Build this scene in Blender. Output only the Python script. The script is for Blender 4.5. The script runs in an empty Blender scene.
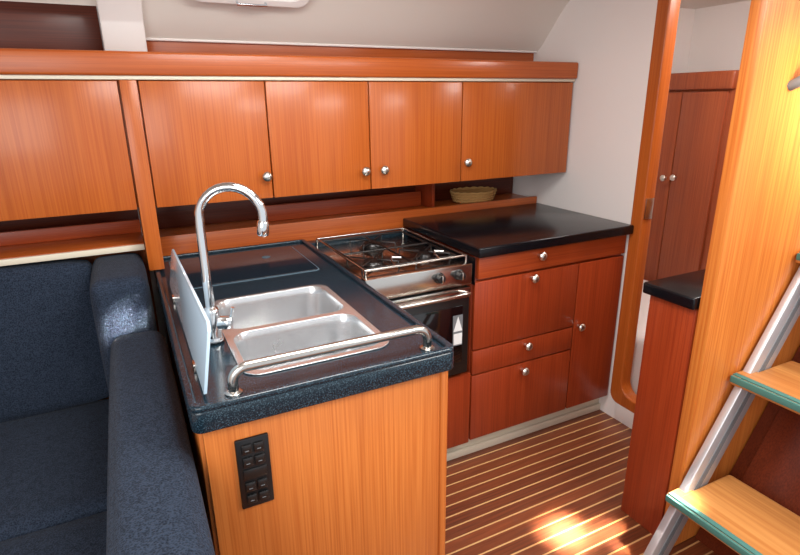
import bpy, bmesh, math, random
from mathutils import Vector, Matrix
random.seed(4)
S=bpy.context.scene
COL=S.collection
pi=math.pi
# ------------------------------------------------------------------ materials
def srgb(r,g,b):
    def c(x):
        x/=255.
        return x/12.92 if x<=.04045 else ((x+.055)/1.055)**2.4
    return (c(r),c(g),c(b),1)
def newmat(name):
    m=bpy.data.materials.new(name);m.use_nodes=True
    nt=m.node_tree;b=nt.nodes['Principled BSDF']
    return m,nt,b
def N(nt,t,**k):
    n=nt.nodes.new(t)
    for a,v in k.items(): setattr(n,a,v)
    return n
def plain(name,col,rough=.5,metal=0,coat=0,spec=.5,bump=0,bscale=200):
    m,nt,b=newmat(name)
    b.inputs['Base Color'].default_value=srgb(*col)
    b.inputs['Roughness'].default_value=rough
    b.inputs['Metallic'].default_value=metal
    b.inputs['Coat Weight'].default_value=coat
    b.inputs['Specular IOR Level'].default_value=spec
    tc=N(nt,'ShaderNodeTexCoord');no=N(nt,'ShaderNodeTexNoise');no.inputs['Scale'].default_value=bscale
    nt.links.new(tc.outputs['Object'],no.inputs['Vector'])
    mp=N(nt,'ShaderNodeMapRange');mp.inputs['To Min'].default_value=max(0,rough-.04);mp.inputs['To Max'].default_value=rough+.06
    nt.links.new(no.outputs['Fac'],mp.inputs['Value']);nt.links.new(mp.outputs['Result'],b.inputs['Roughness'])
    if bump:
        bp=N(nt,'ShaderNodeBump');bp.inputs['Strength'].default_value=bump;bp.inputs['Distance'].default_value=.002
        nt.links.new(no.outputs['Fac'],bp.inputs['Height']);nt.links.new(bp.outputs['Normal'],b.inputs['Normal'])
    return m
def wood(name,c1,c2,c3,axis='Z',rough=.36,coat=.16,fine=230,mixf=.35,spec=.35):
    m,nt,b=newmat(name)
    tc=N(nt,'ShaderNodeTexCoord');mp=N(nt,'ShaderNodeMapping')
    lo=2.5
    sc={'X':(lo,fine,fine),'Y':(fine,lo,fine),'Z':(fine,fine,lo)}[axis]
    mp.inputs['Scale'].default_value=sc
    nt.links.new(tc.outputs['Object'],mp.inputs['Vector'])
    no=N(nt,'ShaderNodeTexNoise');no.inputs['Scale'].default_value=1;no.inputs['Detail'].default_value=3
    nt.links.new(mp.outputs[0],no.inputs['Vector'])
    mp2=N(nt,'ShaderNodeMapping');mp2.inputs['Scale'].default_value=tuple(s*.12 if s>lo else .5 for s in sc)
    nt.links.new(tc.outputs['Object'],mp2.inputs['Vector'])
    n2=N(nt,'ShaderNodeTexNoise');n2.inputs['Scale'].default_value=1;n2.inputs['Detail'].default_value=3
    nt.links.new(mp2.outputs[0],n2.inputs['Vector'])
    r=N(nt,'ShaderNodeValToRGB');r.color_ramp.elements[0].position=.32;r.color_ramp.elements[1].position=.62
    r.color_ramp.elements[0].color=srgb(*c2);r.color_ramp.elements[1].color=srgb(*c1)
    nt.links.new(no.outputs['Fac'],r.inputs['Fac'])
    r2=N(nt,'ShaderNodeMapRange');r2.inputs['From Min'].default_value=.45;r2.inputs['From Max'].default_value=.75
    nt.links.new(n2.outputs['Fac'],r2.inputs['Value'])
    mx=N(nt,'ShaderNodeMix',data_type='RGBA');mx.inputs['B'].default_value=srgb(*c3)
    ml=N(nt,'ShaderNodeMath',operation='MULTIPLY');ml.inputs[1].default_value=mixf
    nt.links.new(r2.outputs[0],ml.inputs[0]);nt.links.new(ml.outputs[0],mx.inputs['Factor'])
    nt.links.new(r.outputs[0],mx.inputs['A']);nt.links.new(mx.outputs['Result'],b.inputs['Base Color'])
    b.inputs['Roughness'].default_value=rough;b.inputs['Coat Weight'].default_value=coat;b.inputs['Coat Roughness'].default_value=.18
    b.inputs['Specular IOR Level'].default_value=spec
    bp=N(nt,'ShaderNodeBump');bp.inputs['Strength'].default_value=.05;bp.inputs['Distance'].default_value=.001
    nt.links.new(no.outputs['Fac'],bp.inputs['Height']);nt.links.new(bp.outputs['Normal'],b.inputs['Normal'])
    return m
def granite(name,base,fleck,rough=.2,thr=.62,spec=.5):
    m,nt,b=newmat(name)
    tc=N(nt,'ShaderNodeTexCoord');no=N(nt,'ShaderNodeTexNoise');no.inputs['Scale'].default_value=420;no.inputs['Detail'].default_value=2
    nt.links.new(tc.outputs['Object'],no.inputs['Vector'])
    r=N(nt,'ShaderNodeValToRGB');r.color_ramp.elements[0].position=thr-.08;r.color_ramp.elements[1].position=thr+.08
    r.color_ramp.elements[0].color=srgb(*base);r.color_ramp.elements[1].color=srgb(*fleck)
    nt.links.new(no.outputs['Fac'],r.inputs['Fac']);nt.links.new(r.outputs[0],b.inputs['Base Color'])
    b.inputs['Roughness'].default_value=rough;b.inputs['Specular IOR Level'].default_value=spec
    return m
def fabric(name,c1,c2):
    m,nt,b=newmat(name)
    tc=N(nt,'ShaderNodeTexCoord')
    vo=N(nt,'ShaderNodeTexVoronoi');vo.inputs['Scale'].default_value=260;nt.links.new(tc.outputs['Object'],vo.inputs['Vector'])
    mp=N(nt,'ShaderNodeMapping');mp.inputs['Scale'].default_value=(60,60,220);nt.links.new(tc.outputs['Object'],mp.inputs['Vector'])
    no=N(nt,'ShaderNodeTexNoise');no.inputs['Scale'].default_value=1;no.inputs['Detail'].default_value=2;nt.links.new(mp.outputs[0],no.inputs['Vector'])
    ad=N(nt,'ShaderNodeMath',operation='ADD');nt.links.new(vo.outputs['Distance'],ad.inputs[0])
    mu=N(nt,'ShaderNodeMath',operation='MULTIPLY');mu.inputs[1].default_value=.6;nt.links.new(no.outputs['Fac'],mu.inputs[0]);nt.links.new(mu.outputs[0],ad.inputs[1])
    r=N(nt,'ShaderNodeValToRGB');r.color_ramp.elements[0].position=.35;r.color_ramp.elements[1].position=1.05
    r.color_ramp.elements[0].color=srgb(*c2);r.color_ramp.elements[1].color=srgb(*c1)
    nt.links.new(ad.outputs[0],r.inputs['Fac']);nt.links.new(r.outputs[0],b.inputs['Base Color'])
    b.inputs['Roughness'].default_value=.9;b.inputs['Sheen Weight'].default_value=.04;b.inputs['Specular IOR Level'].default_value=.1
    bp=N(nt,'ShaderNodeBump');bp.inputs['Strength'].default_value=.7;bp.inputs['Distance'].default_value=.002
    nt.links.new(vo.outputs['Distance'],bp.inputs['Height']);nt.links.new(bp.outputs['Normal'],b.inputs['Normal'])
    return m
def teakfloor(name,pitch=.05,line=.12,c1=(134,70,40),c2=(88,44,26),cl=(206,162,108),ax='Y'):
    m,nt,b=newmat(name)
    tc=N(nt,'ShaderNodeTexCoord');sp=N(nt,'ShaderNodeSeparateXYZ');nt.links.new(tc.outputs['Object'],sp.inputs[0])
    d=N(nt,'ShaderNodeMath',operation='DIVIDE');d.inputs[1].default_value=pitch;nt.links.new(sp.outputs[ax],d.inputs[0])
    fr=N(nt,'ShaderNodeMath',operation='FRACT');nt.links.new(d.outputs[0],fr.inputs[0])
    lt=N(nt,'ShaderNodeMath',operation='LESS_THAN');lt.inputs[1].default_value=line;nt.links.new(fr.outputs[0],lt.inputs[0])
    fl=N(nt,'ShaderNodeMath',operation='FLOOR');nt.links.new(d.outputs[0],fl.inputs[0])
    wn=N(nt,'ShaderNodeTexWhiteNoise',noise_dimensions='1D');nt.links.new(fl.outputs[0],wn.inputs['W'])
    mp=N(nt,'ShaderNodeMapping');mp.inputs['Scale'].default_value=(5,140,100) if ax=='Y' else (140,5,100);nt.links.new(tc.outputs['Object'],mp.inputs['Vector'])
    no=N(nt,'ShaderNodeTexNoise');no.inputs['Scale'].default_value=1;no.inputs['Detail'].default_value=4;nt.links.new(mp.outputs[0],no.inputs['Vector'])
    ad=N(nt,'ShaderNodeMath',operation='MULTIPLY_ADD');ad.inputs[1].default_value=.45;nt.links.new(wn.outputs['Value'],ad.inputs[0]);nt.links.new(no.outputs['Fac'],ad.inputs[2])
    r=N(nt,'ShaderNodeValToRGB');r.color_ramp.elements[0].position=.4;r.color_ramp.elements[1].position=1.0
    r.color_ramp.elements[0].color=srgb(*c2);r.color_ramp.elements[1].color=srgb(*c1);nt.links.new(ad.outputs[0],r.inputs['Fac'])
    mx=N(nt,'ShaderNodeMix',data_type='RGBA');mx.inputs['B'].default_value=srgb(*cl)
    nt.links.new(lt.outputs[0],mx.inputs['Factor']);nt.links.new(r.outputs[0],mx.inputs['A']);nt.links.new(mx.outputs['Result'],b.inputs['Base Color'])
    b.inputs['Roughness'].default_value=.38;b.inputs['Coat Weight'].default_value=.2
    return m

M_UP=wood('varnished_cherry',(186,98,38),(170,81,27),(144,63,20),coat=.22,rough=.34)
M_UPX=wood('varnished_cherry_horizontal',(184,93,36),(166,76,26),(140,60,20),axis='X',coat=.22,rough=.34)
M_LOW=wood('red_mahogany',(156,62,28),(136,48,20),(110,36,15))
M_LOWX=wood('red_mahogany_horizontal',(166,72,32),(144,55,24),(116,42,18),axis='X')
M_PEN=wood('light_cherry',(208,122,56),(188,100,40),(166,82,30))
M_PART=wood('golden_cherry',(214,130,58),(194,104,40),(170,84,30),fine=150)
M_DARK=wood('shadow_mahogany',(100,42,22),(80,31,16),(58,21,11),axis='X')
M_CASE=wood('shaded_casing_mahogany',(110,46,24),(90,34,18),(70,25,13))  # mahogany darkened so its colour carries the shade behind the ladder
M_LOCK=wood('locker_mahogany',(154,78,44),(134,60,32),(106,42,24))
M_CTR=granite('blue_black_laminate',(18,33,43),(62,86,100),rough=.17,thr=.61)
M_BLK=granite('black_laminate',(9,10,14),(38,42,50),rough=.22,thr=.64,spec=.35)
M_LID=granite('dark_lid_laminate',(18,32,42),(46,66,80),rough=.08,thr=.6)
M_FAB=fabric('navy_weave',(47,57,73),(15,20,30))
M_WHITE=plain('white_gelcoat',(236,231,228),.45,bump=.03)
M_LINER=plain('vinyl_headliner',(228,223,215),.65,bump=.12,bscale=300)
M_CREAM=plain('cream_trim',(216,206,186),.4)
M_STEEL=plain('brushed_steel',(200,196,190),.2,metal=1)
M_SINK=plain('satin_steel',(206,208,210),.24,metal=.82,bscale=30)
M_CHROME=plain('chrome',(225,228,230),.06,metal=1)
M_NICK=plain('brushed_nickel',(216,214,206),.28,metal=1)
M_ALU=plain('anodised_aluminium',(206,209,214),.36,metal=.6)
M_BLACK=plain('black_plastic',(18,18,20),.35)
M_IRON=plain('black_enamel',(22,20,20),.3,spec=.6)
M_GLASS=plain('dark_oven_glass',(12,10,12),.06,spec=.8)
M_ACR=plain('pale_blue_acrylic',(196,220,238),.2,coat=.5)
M_TEAL=plain('teal_nonskid',(72,124,116),.8,bump=.5,bscale=500)
M_WICK=plain('wicker',(196,152,92),.8,bump=.6,bscale=150)
M_PAPER=plain('white_sticker',(225,228,228),.6)
M_GREY=plain('grey_plastic',(110,114,118),.5)
M_SEAL=plain('lid_seal',(84,104,116),.5)
M_FLOOR=teakfloor('teak_and_holly')
M_TREAD=wood('teak_tread',(206,144,82),(186,118,60),(154,90,44),axis='Y',fine=90,mixf=.6)
M_PANE=plain('portlight_pane',(200,215,230),.1)

# ------------------------------------------------------------------ geometry helpers
def group(name):
    e=bpy.data.objects.new(name,None);e.empty_display_size=.1;COL.objects.link(e);return e
def finish(name,bm,mat,parent=None,smooth=True,angle=35):
    me=bpy.data.meshes.new(name);bm.normal_update();bm.to_mesh(me);bm.free()
    if mat: me.materials.append(mat)
    o=bpy.data.objects.new(name,me);COL.objects.link(o)
    if smooth:
        for p in me.polygons:p.use_smooth=True
        try: me.set_sharp_from_angle(angle=math.radians(angle))
        except Exception: pass
    if parent:o.parent=parent
    return o
def box(name,x0,x1,y0,y1,z0,z1,mat,parent=None,bev=.003,seg=2):
    bm=bmesh.new();bmesh.ops.create_cube(bm,size=1)
    for v in bm.verts:
        v.co=Vector(((x0+x1)/2+v.co.x*(x1-x0),(y0+y1)/2+v.co.y*(y1-y0),(z0+z1)/2+v.co.z*(z1-z0)))
    if bev:
        bev=min(bev,.45*min(x1-x0,y1-y0,z1-z0))
        bmesh.ops.bevel(bm,geom=bm.edges[:],offset=bev,segments=seg,affect='EDGES',profile=.5)
    return finish(name,bm,mat,parent)
def prism(name,pts,axis,a0,a1,mat,parent=None,bev=0):
    def to3(p,a):
        return {'X':(a,p[0],p[1]),'Y':(p[0],a,p[1]),'Z':(p[0],p[1],a)}[axis]
    bm=bmesh.new()
    A=[bm.verts.new(to3(p,a0)) for p in pts];B=[bm.verts.new(to3(p,a1)) for p in pts]
    bm.faces.new(A);bm.faces.new(B[::-1]);n=len(pts)
    for i in range(n): bm.faces.new((A[i],B[i],B[(i+1)%n],A[(i+1)%n]))
    bmesh.ops.recalc_face_normals(bm,faces=bm.faces)
    if bev: bmesh.ops.bevel(bm,geom=bm.edges[:],offset=bev,segments=2,affect='EDGES',profile=.5)
    return finish(name,bm,mat,parent)
def rrect(x0,x1,y0,y1,r,n=6):
    pts=[]
    for cx,cy,a in ((x1-r,y1-r,0),(x0+r,y1-r,90),(x0+r,y0+r,180),(x1-r,y0+r,270)):
        for i in range(n+1):
            t=math.radians(a+90*i/n);pts.append((cx+r*math.cos(t),cy+r*math.sin(t)))
    return pts
def tomesh(ob,name,mat,parent):
    dg=bpy.context.evaluated_depsgraph_get();dg.update()
    me=bpy.data.meshes.new_from_object(ob.evaluated_get(dg));cu=ob.data
    bpy.data.objects.remove(ob);bpy.data.curves.remove(cu)
    me.name=name;me.materials.clear();me.materials.append(mat)
    o=bpy.data.objects.new(name,me);COL.objects.link(o)
    for p in me.polygons:p.use_smooth=True
    try: me.set_sharp_from_angle(angle=math.radians(40))
    except Exception: pass
    if parent:o.parent=parent
    return o
def slab(name,loops,z0,z1,mat,parent=None,bev=0.0,M=None):
    cu=bpy.data.curves.new(name,'CURVE');cu.dimensions='2D';cu.fill_mode='BOTH'
    cu.extrude=(z1-z0)/2-bev;cu.bevel_depth=bev;cu.bevel_resolution=2;cu.offset=-bev
    for lp in loops:
        s=cu.splines.new('POLY');s.points.add(len(lp)-1)
        for i,p in enumerate(lp): s.points[i].co=(p[0],p[1],0,1)
        s.use_cyclic_u=True
    ob=bpy.data.objects.new(name+'_c',cu);COL.objects.link(ob)
    o=tomesh(ob,name,mat,parent)
    o.data.transform(Matrix.Translation((0,0,(z0+z1)/2)))
    if M is not None:o.data.transform(M)
    return o
def tube(name,pts,r,mat,parent=None,smoothpath=False,cyc=False,res=4):
    cu=bpy.data.curves.new(name,'CURVE');cu.dimensions='3D';cu.bevel_depth=r;cu.bevel_resolution=res;cu.use_fill_caps=True
    if smoothpath:
        s=cu.splines.new('NURBS');s.points.add(len(pts)-1);s.order_u=3;s.use_endpoint_u=True;s.resolution_u=8
    else:
        s=cu.splines.new('POLY');s.points.add(len(pts)-1)
    for i,p in enumerate(pts): s.points[i].co=(*p,1)
    s.use_cyclic_u=cyc
    ob=bpy.data.objects.new(name+'_c',cu);COL.objects.link(ob)
    return tomesh(ob,name,mat,parent)
def lathe(name,prof,origin,axis,mat,parent=None,n=28):
    a=Vector(axis).normalized();q=Vector((0,0,1)).rotation_difference(a).to_matrix()
    bm=bmesh.new();rings=[]
    for r,h in prof:
        rings.append([bm.verts.new(q@Vector((max(r,1e-5)*math.cos(2*pi*i/n),max(r,1e-5)*math.sin(2*pi*i/n),h))+Vector(origin)) for i in range(n)])
    for A,B in zip(rings,rings[1:]):
        for i in range(n): bm.faces.new((A[i],A[(i+1)%n],B[(i+1)%n],B[i]))
    bm.faces.new(rings[0][::-1]);bm.faces.new(rings[-1])
    bmesh.ops.recalc_face_normals(bm,faces=bm.faces)
    return finish(name,bm,mat,parent)
def loft(name,rings,mat,parent=None,cap=True):
    bm=bmesh.new();R=[[bm.verts.new(p) for p in r] for r in rings];n=len(R[0])
    for A,B in zip(R,R[1:]):
        for i in range(n): bm.faces.new((A[i],A[(i+1)%n],B[(i+1)%n],B[i]))
    if cap: bm.faces.new(R[-1])
    return finish(name,bm,mat,parent,angle=60)
def cushion(name,x0,x1,y0,y1,z0,z1,r,mat,parent=None,puff=.012,cuts=18,fn=None):
    bm=bmesh.new();bmesh.ops.create_cube(bm,size=2)
    bmesh.ops.subdivide_edges(bm,edges=bm.edges[:],cuts=cuts,use_grid_fill=True)
    c=Vector(((x0+x1)/2,(y0+y1)/2,(z0+z1)/2));h=Vector(((x1-x0)/2,(y1-y0)/2,(z1-z0)/2))
    for v in bm.verts:
        u=v.co.copy()
        w=Vector([math.copysign(abs(k)**.75,k) for k in u])
        p=Vector([w[i]*h[i] for i in range(3)])
        inn=Vector([max(-(h[i]-r),min(h[i]-r,p[i])) for i in range(3)])
        d=p-inn
        if d.length>1e-9: p=inn+d.normalized()*min(r,d.length if max(abs(k) for k in u)<.999 else r)
        for i in range(3):
            j,k=(i+1)%3,(i+2)%3
            if abs(u[i])>.999:
                p[i]+=math.copysign(puff,u[i])*(1-u[j]**2)*(1-u[k]**2)
        v.co=c+p
        if fn: v.co=fn(v.co)
    return finish(name,bm,mat,parent,angle=80)
def knob(parent,x,y,z,axis=(0,-1,0),s=1.2,name='knob'):
    return lathe(name,[(.006*s,0),(.006*s,.010*s),(.011*s,.014*s),(.0145*s,.019*s),(.0145*s,.023*s),(.011*s,.0275*s),(.005*s,.0295*s),(.0003,.030*s)],(x,y,z),axis,M_NICK,parent,n=20)

# ------------------------------------------------------------------ shell
box('floor',-1.7,3.4,-1.2,2.6,-.04,0,M_FLOOR,None,bev=0)
box('wall_back',-1.7,3.4,2.5,2.58,0,2.05,M_WHITE,None,bev=0)
box('wall_left',-1.78,-1.7,-.2,2.58,0,2.05,M_WHITE,None,bev=0)
box('wall_right',1.94,1.985,1.6,2.5,0,2.05,M_WHITE,None,bev=0)
box('wall_door_sill',1.94,1.985,.975,1.6,0,.10,M_WHITE,None,bev=.002)
box('wall_aft',3.3,3.38,.2,2.5,0,2.05,M_WHITE,None,bev=0)
Myz=Matrix(((0,0,1,0),(1,0,0,0),(0,1,0,0),(0,0,0,1)))   # local x->Y, y->Z, z->X
dr=group('door_1')
slab('door_frame',[rrect(.975,1.64,.085,1.985,.05),rrect(1.0,1.58,.14,1.92,.07)],1.9375,2.0,M_UP,dr,bev=.006,M=Myz)
box('latch_plate',1.945,1.99,1.575,1.581,.98,1.07,M_STEEL,dr,bev=.001)
prof=[(2.33,1.695),(2.29,1.73),(2.24,1.785),(2.19,1.84),(2.14,1.89),(2.07,1.938),(1.95,1.97),(1.75,1.987),(.25,1.995)]
def linershell(name,prof,x0,x1):
    th=.03
    top=[(y+.02,z+th) for y,z in prof]
    return prism(name,prof+top[::-1],'X',x0,x1,M_LINER,None)
linershell('ceiling',prof,.13,1.94)
linershell('ceiling_side',prof[2:],-1.7,.13)
box('ceiling_aft',1.94,3.4,.9,2.58,1.99,2.03,M_LINER,None,bev=0)
prism('trim_column',[(2.34,1.60),(2.25,1.60),(2.225,1.74),(2.17,1.82),(2.11,1.875),(2.03,1.925),(1.93,1.955),(1.93,2.03),(2.34,2.03)],'X',0.0,.135,M_WHITE,None,bev=.006)
tube('trim_headliner_piping',[(.14,2.325,1.697),(1.0,2.325,1.697),(1.93,2.325,1.697)],.005,M_WHITE,None)
box('trim_shelf_board',.12,1.93,2.34,2.355,1.605,1.78,M_UPX,None,bev=.002)
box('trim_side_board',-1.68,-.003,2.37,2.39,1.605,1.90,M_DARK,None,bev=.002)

pl=group('window_1')
vv=Vector((0,-.72,.694)).normalized();nn=Vector((1,0,0)).cross(vv).normalized()
if nn.z>0: nn=-nn
cc=Vector((.49,2.11,1.875))
MP=Matrix(((1,vv.x*1,nn.x,cc.x),(0,vv.y,nn.y,cc.y),(0,vv.z,nn.z,cc.z),(0,0,0,1)))
slab('frame',[rrect(-.215,.215,-.085,.085,.05),rrect(-.18,.18,-.055,.055,.035)],-.01,.02,M_WHITE,pl,bev=.005,M=MP)
slab('pane',[rrect(-.182,.182,-.057,.057,.035)],-.008,.002,M_PANE,pl,M=MP)
tube('catch',[MP@Vector((-.05,-.07,.02)),MP@Vector((-.05,-.07,.035)),MP@Vector((.05,-.07,.035)),MP@Vector((.05,-.07,.02))],.005,M_CHROME,pl)

# ------------------------------------------------------------------ overhead lockers
ul=group('overhead_locker')
box('carcass',-1.66,1.93,2.064,2.32,1.135,1.55,M_UP,ul,bev=.001)
box('top_board',-1.66,1.93,2.07,2.33,1.585,1.60,M_UPX,ul,bev=.001)
box('top_rail',-1.66,1.935,2.025,2.07,1.56,1.632,M_UPX,ul,bev=.008,seg=3)
box('piping',-1.66,1.93,2.036,2.064,1.548,1.560,M_CREAM,ul,bev=.002)
xs=[(-.42,.020),(.082,.486),(.491,.886),(.891,1.316),(1.321,1.925)]
box('door_outer',-.98,-.425,2.042,2.062,1.132,1.545,M_UP,ul)
for i,(a,b) in enumerate(xs): box('door_leaf_%d'%i,a,b,2.042,2.062,1.132,1.545,M_UP,ul,bev=.003)
box('post',.026,.077,2.034,2.23,.914,1.547,M_UP,ul,bev=.003)
for x,z in ((.455,1.215),(.848,1.208),(.930,1.208),(1.33,1.215)): knob(ul,x+.01,2.042,z)

nc=group('galley_shelf')
box('lip',.08,1.93,2.245,2.265,.86,.985,M_UPX,nc,bev=.004)
box('shelf',.08,1.93,2.266,2.48,.955,.972,M_UPX,nc,bev=.001)
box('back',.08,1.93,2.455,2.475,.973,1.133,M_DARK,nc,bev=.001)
box('inner_ledge',.52,1.30,2.37,2.385,.973,1.045,M_LOWX,nc,bev=.003)
box('divider',1.31,1.325,2.28,2.455,.973,1.133,M_LOW,nc,bev=.001)
ns=group('settee_shelf')
box('shelf',-1.66,.024,2.11,2.48,.985,1.0,M_UPX,ns,bev=.002)
box('front_strip',-1.66,.024,2.098,2.11,.977,.998,M_CREAM,ns,bev=.003)
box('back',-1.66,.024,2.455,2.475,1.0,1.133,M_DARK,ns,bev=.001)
box('inner_ledge',-1.66,.024,2.30,2.315,1.0,1.05,M_LOWX,ns,bev=.003)
box('wall_settee_back',-1.69,.03,2.30,2.32,.0,.984,M_UP,None,bev=.001)

bk=group('wicker_basket')
cx,cy,cz=1.60,2.355,.974
n=72;rings=[]
for k in range(13):
    t=k/12;rr=.104+.019*t**.8
    rings.append([(cx+(rr+.0035*math.sin(2*pi*i/n*18+(pi if k%2 else 0)))*math.cos(2*pi*i/n),cy+(rr+.0035*math.sin(2*pi*i/n*18+(pi if k%2 else 0)))*.7*math.sin(2*pi*i/n),cz+.05*t) for i in range(n)])
loft('weave',[[(cx+(p[0]-cx)*.02,cy+(p[1]-cy)*.02,cz+.002) for p in rings[0]]]+rings,M_WICK,bk,cap=False)
tube('rim',[(cx+.126*math.cos(2*pi*i/60),cy+.088*math.sin(2*pi*i/60),cz+.052+.003*math.sin(i*1.9)) for i in range(60)],.006,M_WICK,bk,cyc=True)
for j,(q,zz) in enumerate(((.112,.010),(.118,.024),(.123,.038))):
    tube('band_%d'%j,[(cx+q*math.cos(2*pi*i/60),cy+q*.7*math.sin(2*pi*i/60),cz+zz+.003*math.sin(i*2.1+j)) for i in range(60)],.004,M_WICK,bk,cyc=True)

# ------------------------------------------------------------------ peninsula
pn=group('galley_peninsula')
box('front_panel',.062,.635,1.03,1.05,.0,.848,M_PEN,pn,bev=.004)
box('corner_post',.618,.64,1.024,1.06,.0,.848,M_PEN,pn,bev=.006,seg=3)
box('left_side',.055,.07,1.05,2.23,.0,.848,M_PEN,pn,bev=.001)
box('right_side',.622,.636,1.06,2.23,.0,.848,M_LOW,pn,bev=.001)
holeloop=rrect(.172,.528,1.110,1.640,.045)
slab('worktop',[rrect(.043,.652,1.008,2.242,.022),holeloop],.85,.90,M_CTR,pn,bev=.006)
slab('fiddle_rail',[rrect(.043,.652,1.008,2.242,.022),rrect(.060,.635,1.025,2.225,.016)],.898,.911,M_CTR,pn,bev=.005)
slab('icebox_lid_seal',[rrect(.098,.577,1.798,2.182,.02)],.8995,.9015,M_SEAL,pn)
slab('icebox_lid',[rrect(.103,.572,1.803,2.177,.018)],.9005,.9045,M_LID,pn,bev=.0015)
lathe('lid_finger_pull',[(.0003,0),(.016,0),(.016,.0012),(.012,.002),(.0003,.0012)],(.44,2.05,.9045),(0,0,1),M_SEAL,pn)

sk=group('double_sink')
b1=(.183,.517,1.382,1.630);b2=(.183,.517,1.122,1.358)
slab('rim',[rrect(.166,.534,1.104,1.646,.048),rrect(b1[0],b1[1],b1[2],b1[3],.045),rrect(b2[0],b2[1],b2[2],b2[3],.045)],.9003,.9040,M_SINK,sk,bev=.0015)
for i,b in enumerate((b1,b2)):
    rings=[]
    for dz,ins,r in ((.003,0,.045),(-.004,.003,.045),(-.02,.006,.045),(-.11,.012,.045),(-.14,.018,.045),(-.158,.03,.045),(-.166,.05,.04),(-.17,.085,.03)):
        rings.append([(p[0],p[1],.9+dz) for p in rrect(b[0]+ins,b[1]-ins,b[2]+ins,b[3]-ins,r)])
    loft('bowl_%d'%i,rings,M_SINK,sk)
    mx,my=(b[0]+b[1])/2,(b[2]+b[3])/2
    lathe('drain_%d'%i,[(.0003,0),(.012,0),(.014,.002),(.030,.002),(.034,.004),(.036,.002),(.037,0)],(mx,my,.7305),(0,0,1),M_CHROME,sk)
tp=group('swan_neck_tap')
fx,fy=.140,1.34
lathe('base',[(.024,0),(.024,.004),(.022,.008),(.021,.012),(.0205,.075),(.019,.082),(.013,.088),(.012,.09)],(fx,fy,.9055),(0,0,1),M_CHROME,tp)
path=[(fx,fy,.985),(fx,fy,1.10),(fx,fy,1.2)]
R=.074;dx,dy=.93,-.37
for i in range(1,17):
    a=pi-pi*1.06*i/16
    path.append((fx+dx*(R+R*math.cos(a)),fy+dy*(R+R*math.cos(a)),1.215+R*math.sin(a)))
ex=path[-1]
tube('neck',path,.0110,M_CHROME,tp,res=6)
lathe('aerator',[(.0115,0),(.014,.004),(.0145,.032),(.012,.036),(.0003,.036)],(ex[0],ex[1],ex[2]+.006),(path[-1][0]-path[-2][0],path[-1][1]-path[-2][1],path[-1][2]-path[-2][2]),M_CHROME,tp)
lathe('lever_hub',[(.016,0),(.0175,.01),(.0175,.028),(.014,.036),(.0003,.038)],(fx+.012,fy-.004,.95),(.93,-.37,0),M_CHROME,tp)
tube('lever',[(fx+.035,fy-.013,.955),(fx+.046,fy-.017,.97),(fx+.05,fy-.018,.99)],.0045,M_CHROME,tp)
sp=group('splash_guard')
pa=prism('panel',[(1.055,.912),(1.84,.912),(1.84,1.02),(1.82,1.035),(1.075,1.06),(1.055,1.045)],'X',.076,.083,M_ACR,sp,bev=.0015)
for v in pa.data.vertices: v.co.x+=(v.co.z-.912)*.17
for y in (1.2,1.7): box('foot_%d'%int(y*10),.072,.087,y-.015,y+.015,.9005,.92,M_STEEL,sp,bev=.002)
gr=group('grab_rail')
pts=[(.135,1.055,.905),(.135,1.055,.925)]
for i in range(1,7):
    a=pi-pi/2*i/6;pts.append((.165+.03*math.cos(a),1.055,.925+.03*math.sin(a)))
for i in range(0,7):
    a=pi/2-pi/2*i/6;pts.append((.565+.03*math.cos(a),1.055,.925+.03*math.sin(a)))
pts.append((.595,1.055,.905))
tube('bar',pts,.011,M_STEEL,gr,res=6)
for x in (.135,.595): lathe('foot_%d'%int(x*100),[(.018,0),(.018,.003),(.013,.006),(.0115,.006)],(x,1.055,.9005),(0,0,1),M_STEEL,gr)
sw=group('switch_panel')
xa,xb,za,zb=.120,.190,.634,.806
box('plate',xa,xb,1.022,1.0295,za,zb,M_BLACK,sw,bev=.003)
nr=5;h=(zb-za-.016)/nr
for i in range(nr):
    z=za+.008+h*i
    if i==2:
        box('gauge',xa+.01,xb-.01,1.019,1.0225,z+.003,z+h-.003,M_IRON,sw,bev=.002)
        continue
    for j in range(2):
        x=xa+.011+j*.0255
        box('rocker_%d_%d'%(i,j),x,x+.022,1.017,1.0225,z+.004,z+h-.004,M_IRON,sw,bev=.003)
        box('legend_%d_%d'%(i,j),x+.007,x+.015,1.0164,1.0172,z+.012,z+.0138,M_GREY,sw,bev=0)

# ------------------------------------------------------------------ stove
st=group('gas_stove')
X0,X1=.672,1.105
box('housing',X0,X1,1.66,2.18,.44,.872,M_STEEL,st,bev=.004)
box('hob_plate',X0,X1,1.63,2.18,.872,.882,M_STEEL,st,bev=.003)
box('control_fascia',X0,X1,1.618,1.66,.815,.897,M_STEEL,st,bev=.005)
box('oven_door',X0+.004,X1-.004,1.625,1.659,.445,.805,M_IRON,st,bev=.005)
box('oven_glass',X0+.035,X1-.035,1.620,1.626,.50,.735,M_GLASS,st,bev=.002)
box('door_top_trim',X0+.004,X1-.004,1.620,1.626,.765,.805,M_STEEL,st,bev=.002)
tube('door_handle',[(X0+.03,1.622,.785),(X0+.03,1.592,.79),(X0+.05,1.585,.79),(X1-.05,1.585,.79),(X1-.03,1.592,.79),(X1-.03,1.622,.785)],.009,M_STEEL,st)
for i,x in enumerate((.96,1.045)):
    lathe('dial_%d'%i,[(.021,0),(.021,.004),(.017,.006),(.015,.024),(.013,.026),(.0003,.026)],(x,1.618,.862),(0,-1,0),M_BLACK,st)
    box('dial_grip_%d'%i,x-.003,x+.003,1.586,1.594,.848,.876,M_STEEL,st,bev=.001)
prism('label',[(1.025,.575),(1.068,.575),(1.068,.70),(1.025,.70)],'Y',1.618,1.6195,M_GREY,st)
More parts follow.
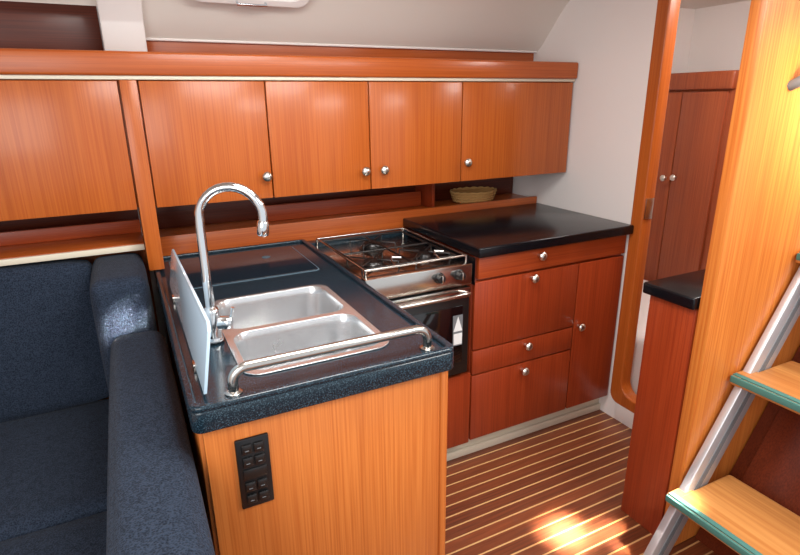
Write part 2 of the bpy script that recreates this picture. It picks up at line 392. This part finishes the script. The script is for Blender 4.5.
prism('label_triangle',[(1.027,.635),(1.066,.635),(1.0465,.695)],'Y',1.6165,1.6178,M_PAPER,st)
box('label_text',1.028,1.065,1.6165,1.6178,.58,.625,M_PAPER,st,bev=0)
for i,(x,y,r) in enumerate(((.78,1.80,.035),(1.0,1.80,.028),(.89,2.05,.04))):
    lathe('burner_base_%d'%i,[(r*1.5,0),(r*1.4,.004),(r*1.1,.005),(r*1.1,.014),(r,.018),(r*.95,.024),(.0003,.025)],(x,y,.882),(0,0,1),M_IRON,st)
    for k in range(4):
        a=pi/4+k*pi/2
        tube('pan_support_%d_%d'%(i,k),[(x+.02*math.cos(a),y+.02*math.sin(a),.913),(x+.10*math.cos(a),y+.10*math.sin(a),.913),(x+.105*math.cos(a),y+.105*math.sin(a),.884)],.0035,M_IRON,st)
for y in (1.69,1.91,2.15):
    tube('grate_bar_x%d'%int(y*100),[(X0+.03,y,.913),(X1-.03,y,.913)],.004,M_IRON,st)
for x in (X0+.03,.89,X1-.03):
    tube('grate_bar_y%d'%int(x*100),[(x,1.69,.913),(x,2.15,.913)],.004,M_IRON,st)
rail=[(X0+.012,1.645,.922),(X1-.012,1.645,.922),(X1-.012,2.165,.922),(X0+.012,2.165,.922)]
tube('fiddle',rail,.004,M_STEEL,st,cyc=True)
for i,(x,y,z) in enumerate(rail): tube('fiddle_post_%d'%i,[(x,y,.88),(x,y,.922)],.004,M_STEEL,st)
for i,x in enumerate((.80,.98)):
    tube('pan_clamp_%d'%i,[(x,1.645,.922),(x+.01,1.70,.928),(x+.03,1.74,.928),(x+.06,1.72,.928)],.0035,M_CHROME,st)
sb=group('stove_recess')
box('lower_panel',.656,1.128,1.64,1.66,.10,.425,M_LOW,sb,bev=.003)
box('back_ledge',.656,1.128,2.185,2.24,.86,.90,M_CTR,sb,bev=.003)
box('recess_back',.656,1.128,2.21,2.225,.1,.86,M_LOW,sb,bev=.001)

rc=group('galley_drawer_cabinet')
box('carcass',1.132,1.93,1.662,2.24,.10,.905,M_LOW,rc,bev=.001)
box('worktop',1.131,1.934,1.612,2.243,.911,.951,M_BLK,rc,bev=.006,seg=3)
box('upper_side',1.1305,1.1325,1.64,2.24,.80,.908,M_BLK,rc,bev=.0)
box('frieze_drawer',1.15,1.928,1.64,1.661,.818,.905,M_LOWX,rc,bev=.004)
box('drawer_tall',1.136,1.662,1.642,1.661,.522,.808,M_LOW,rc,bev=.004)
box('drawer_thin',1.136,1.662,1.642,1.661,.412,.516,M_LOW,rc,bev=.004)
box('drawer_low',1.136,1.662,1.642,1.661,.105,.406,M_LOW,rc,bev=.004)
box('door_leaf',1.670,1.929,1.642,1.661,.105,.808,M_LOW,rc,bev=.004)
knob(rc,1.44,1.64,.878);knob(rc,1.41,1.642,.788);knob(rc,1.40,1.642,.492);knob(rc,1.39,1.642,.378);knob(rc,1.69,1.642,.52)
box('trim_toe_kick',.656,1.94,1.70,1.72,.0,.098,M_CREAM,None,bev=.001)
box('baseboard_galley',.656,1.94,1.685,1.70,.0,.035,M_CREAM,None,bev=.004)

# ------------------------------------------------------------------ settee
se=group('settee')
box('plinth_back',-1.66,-.02,1.46,2.10,.0,.33,M_PEN,se,bev=.004)
box('plinth_side',-.62,.03,.1,1.45,.0,.33,M_PEN,se,bev=.004)
cushion('seat_back',-1.66,-.125,1.445,2.08,.335,.45,.03,M_FAB,se)
cushion('seat_side',-.66,-.125,.1,1.43,.335,.45,.03,M_FAB,se)
def lean(v):
    return Vector((v.x,v.y+.10*(v.z-.45)-.0,v.z))
cushion('backrest',-1.66,-.155,2.03,2.13,.452,.96,.03,M_FAB,se,fn=lean,puff=.012)
cushion('corner_backrest',-.15,.012,1.80,2.17,.452,.96,.032,M_FAB,se,puff=.008)
cushion('side_backrest',-.118,.036,.25,1.79,.452,.80,.038,M_FAB,se,puff=.008,cuts=30)

# ------------------------------------------------------------------ console + companionway
cs=group('aft_console')
box('cabinet',1.48,1.93,.972,1.14,.0,.862,M_LOW,cs,bev=.005)
box('worktop',1.462,1.932,.972,1.158,.864,.902,M_BLK,cs,bev=.006,seg=3)
box('wall_partition',1.48,3.3,.925,.968,.0,2.35,M_PART,None,bev=.004)
eb=group('engine_box')
prism('casing',[(1.60,.0),(2.31,1.18),(3.0,1.18),(3.0,.0)],'Y',.2,.922,M_CASE,eb,bev=.004)
prism('hatch_panel',[(1.635,.08),(2.265,1.13),(2.255,1.14),(1.625,.09)],'Y',.30,.87,M_CASE,eb,bev=.002)
ld=group('companionway_ladder')
def railprism(name,y0,y1):
    z0,z1=.0,1.35
    def X(z):return 1.29+.60*z
    pts=[(X(z0),z0),(X(z0)+.115,z0),(X(z1)+.115,z1),(X(z1),z1)]
    prism(name,pts,'Y',y0,y1,M_ALU,ld,bev=.004)
    pts2=[(X(z0)+.045,z0+.005),(X(z0)+.07,z0+.005),(X(z1)+.07,z1-.01),(X(z1)+.045,z1-.01)]
    prism(name+'_groove',pts2,'Y',y0-.002,y0+.003,M_GREY,ld)
railprism('rail_far',.889,.915)
railprism('rail_near',.305,.331)
for i,z in enumerate((.27,.64,1.01)):
    x=1.28+.6*z-.045
    slab('tread_%d'%i,[rrect(x,x+.27,.333,.887,.012)],z-.034,z,M_TREAD,ld,bev=.006)
    slab('tread_end_%d'%i,[rrect(x,x+.09,.880,.918,.008)],z-.034,z-.0005,M_TREAD,ld,bev=.004)
    box('nonskid_%d'%i,x+.002,x+.020,.345,.912,z-.004,z+.003,M_TEAL,ld,bev=.0015)
    box('nosing_%d'%i,x-.006,x+.004,.345,.914,z-.024,z-.002,M_TEAL,ld,bev=.003)
hb=group('hand_hold')
pts=[(1.645,.925,1.50),(1.645,.90,1.51),(1.655,.885,1.53),(1.685,.885,1.60),(1.695,.90,1.62),(1.695,.925,1.63)]
tube('grip',pts,.014,M_GREY,hb,smoothpath=True)

al=group('aft_locker')
box('carcass',2.82,3.29,1.70,2.42,.0,1.55,M_LOCK,al,bev=.001)
box('top_rail',2.79,3.29,1.84,2.42,1.51,1.60,M_LOCK,al,bev=.01,seg=3)
box('door_leaf_a',2.80,2.819,1.87,2.125,.02,1.50,M_LOCK,al,bev=.004)
box('door_leaf_b',2.80,2.819,2.13,2.41,.02,1.50,M_LOCK,al,bev=.004)
knob(al,2.80,2.095,1.04,axis=(-1,0,0));knob(al,2.80,2.16,1.03,axis=(-1,0,0))
ab=group('berth_base')
cushion('moulding',2.02,2.78,1.60,2.48,.002,.42,.06,M_WHITE,ab,puff=0)

# ------------------------------------------------------------------ lights
def area(name,loc,target,size,power,col=(1,1,1),sy=None,spread=None):
    l=bpy.data.lights.new(name,'AREA');l.energy=power;l.color=col;l.size=size
    if sy: l.shape='RECTANGLE';l.size_y=sy
    if spread: l.spread=math.radians(spread)
    o=bpy.data.objects.new(name,l);COL.objects.link(o);o.location=loc
    o.rotation_euler=(Vector(target)-Vector(loc)).to_track_quat('-Z','Y').to_euler();return o
area('saloon_ceiling_fill',(.55,1.1,1.96),(.6,1.4,0),.7,25,(1,.97,.93))  # added fill lamp under the ceiling, no hatch above it
area('companionway_daylight',(1.75,-.1,2.3),(.9,1.7,.6),.9,55,(1,.97,.92))
area('saloon_rear_fill',(-.9,-.5,1.8),(.6,2.0,.9),1.4,32,(1,.98,.95))  # added fill lamp behind the camera, no window there
area('aft_cabin_fill',(2.35,1.3,1.95),(2.6,2.0,.6),.4,17,(1,.96,.92))  # added fill to brighten the aft locker, not a cabin fitting
W=(1,.92,.80)
area('sun_on_floor',(1.55,-.3,2.6),(1.22,1.14,0),.12,1.9,W,sy=.09,spread=3)
area('sun_on_floor.001',(1.70,-.3,2.6),(1.37,1.05,0),.06,.6,W,sy=.10,spread=3)
area('sun_on_settee',(.45,.5,1.93),(-.06,1.79,.83),.09,.55,W,sy=.05,spread=3)
area('sun_in_sink',(.75,.8,1.93),(.30,1.56,.82),.10,.5,W,sy=.06,spread=4)
area('sun_on_partition',(1.2,-.9,2.5),(1.82,.93,1.55),.45,3.6,(1,.9,.72),sy=.5,spread=14)
w=bpy.data.worlds.new('world');S.world=w;w.use_nodes=True
w.node_tree.nodes['Background'].inputs[0].default_value=(.92,.95,1,1)
w.node_tree.nodes['Background'].inputs[1].default_value=.95
S.view_settings.view_transform='Standard'

# ------------------------------------------------------------------ camera
f=545.;yaw=math.radians(26.4);p=math.radians(18.0);roll=math.radians(0.7)
F=Vector((math.sin(yaw)*math.cos(p),math.cos(yaw)*math.cos(p),-math.sin(p)))
U=Vector((math.sin(yaw)*math.sin(p),math.cos(yaw)*math.sin(p),math.cos(p)))
Rv=Vector((math.cos(yaw),-math.sin(yaw),0))
xh=Rv*math.cos(roll)-U*math.sin(roll);yh=Rv*math.sin(roll)+U*math.cos(roll);zh=-F
cam=bpy.data.cameras.new('camera');co=bpy.data.objects.new('camera',cam);COL.objects.link(co)
cam.sensor_width=36;cam.lens=f/800*36;cam.clip_start=.02
co.matrix_world=Matrix(((xh.x,yh.x,zh.x,0),(xh.y,yh.y,zh.y,0),(xh.z,yh.z,zh.z,1.475),(0,0,0,1)))
S.camera=co
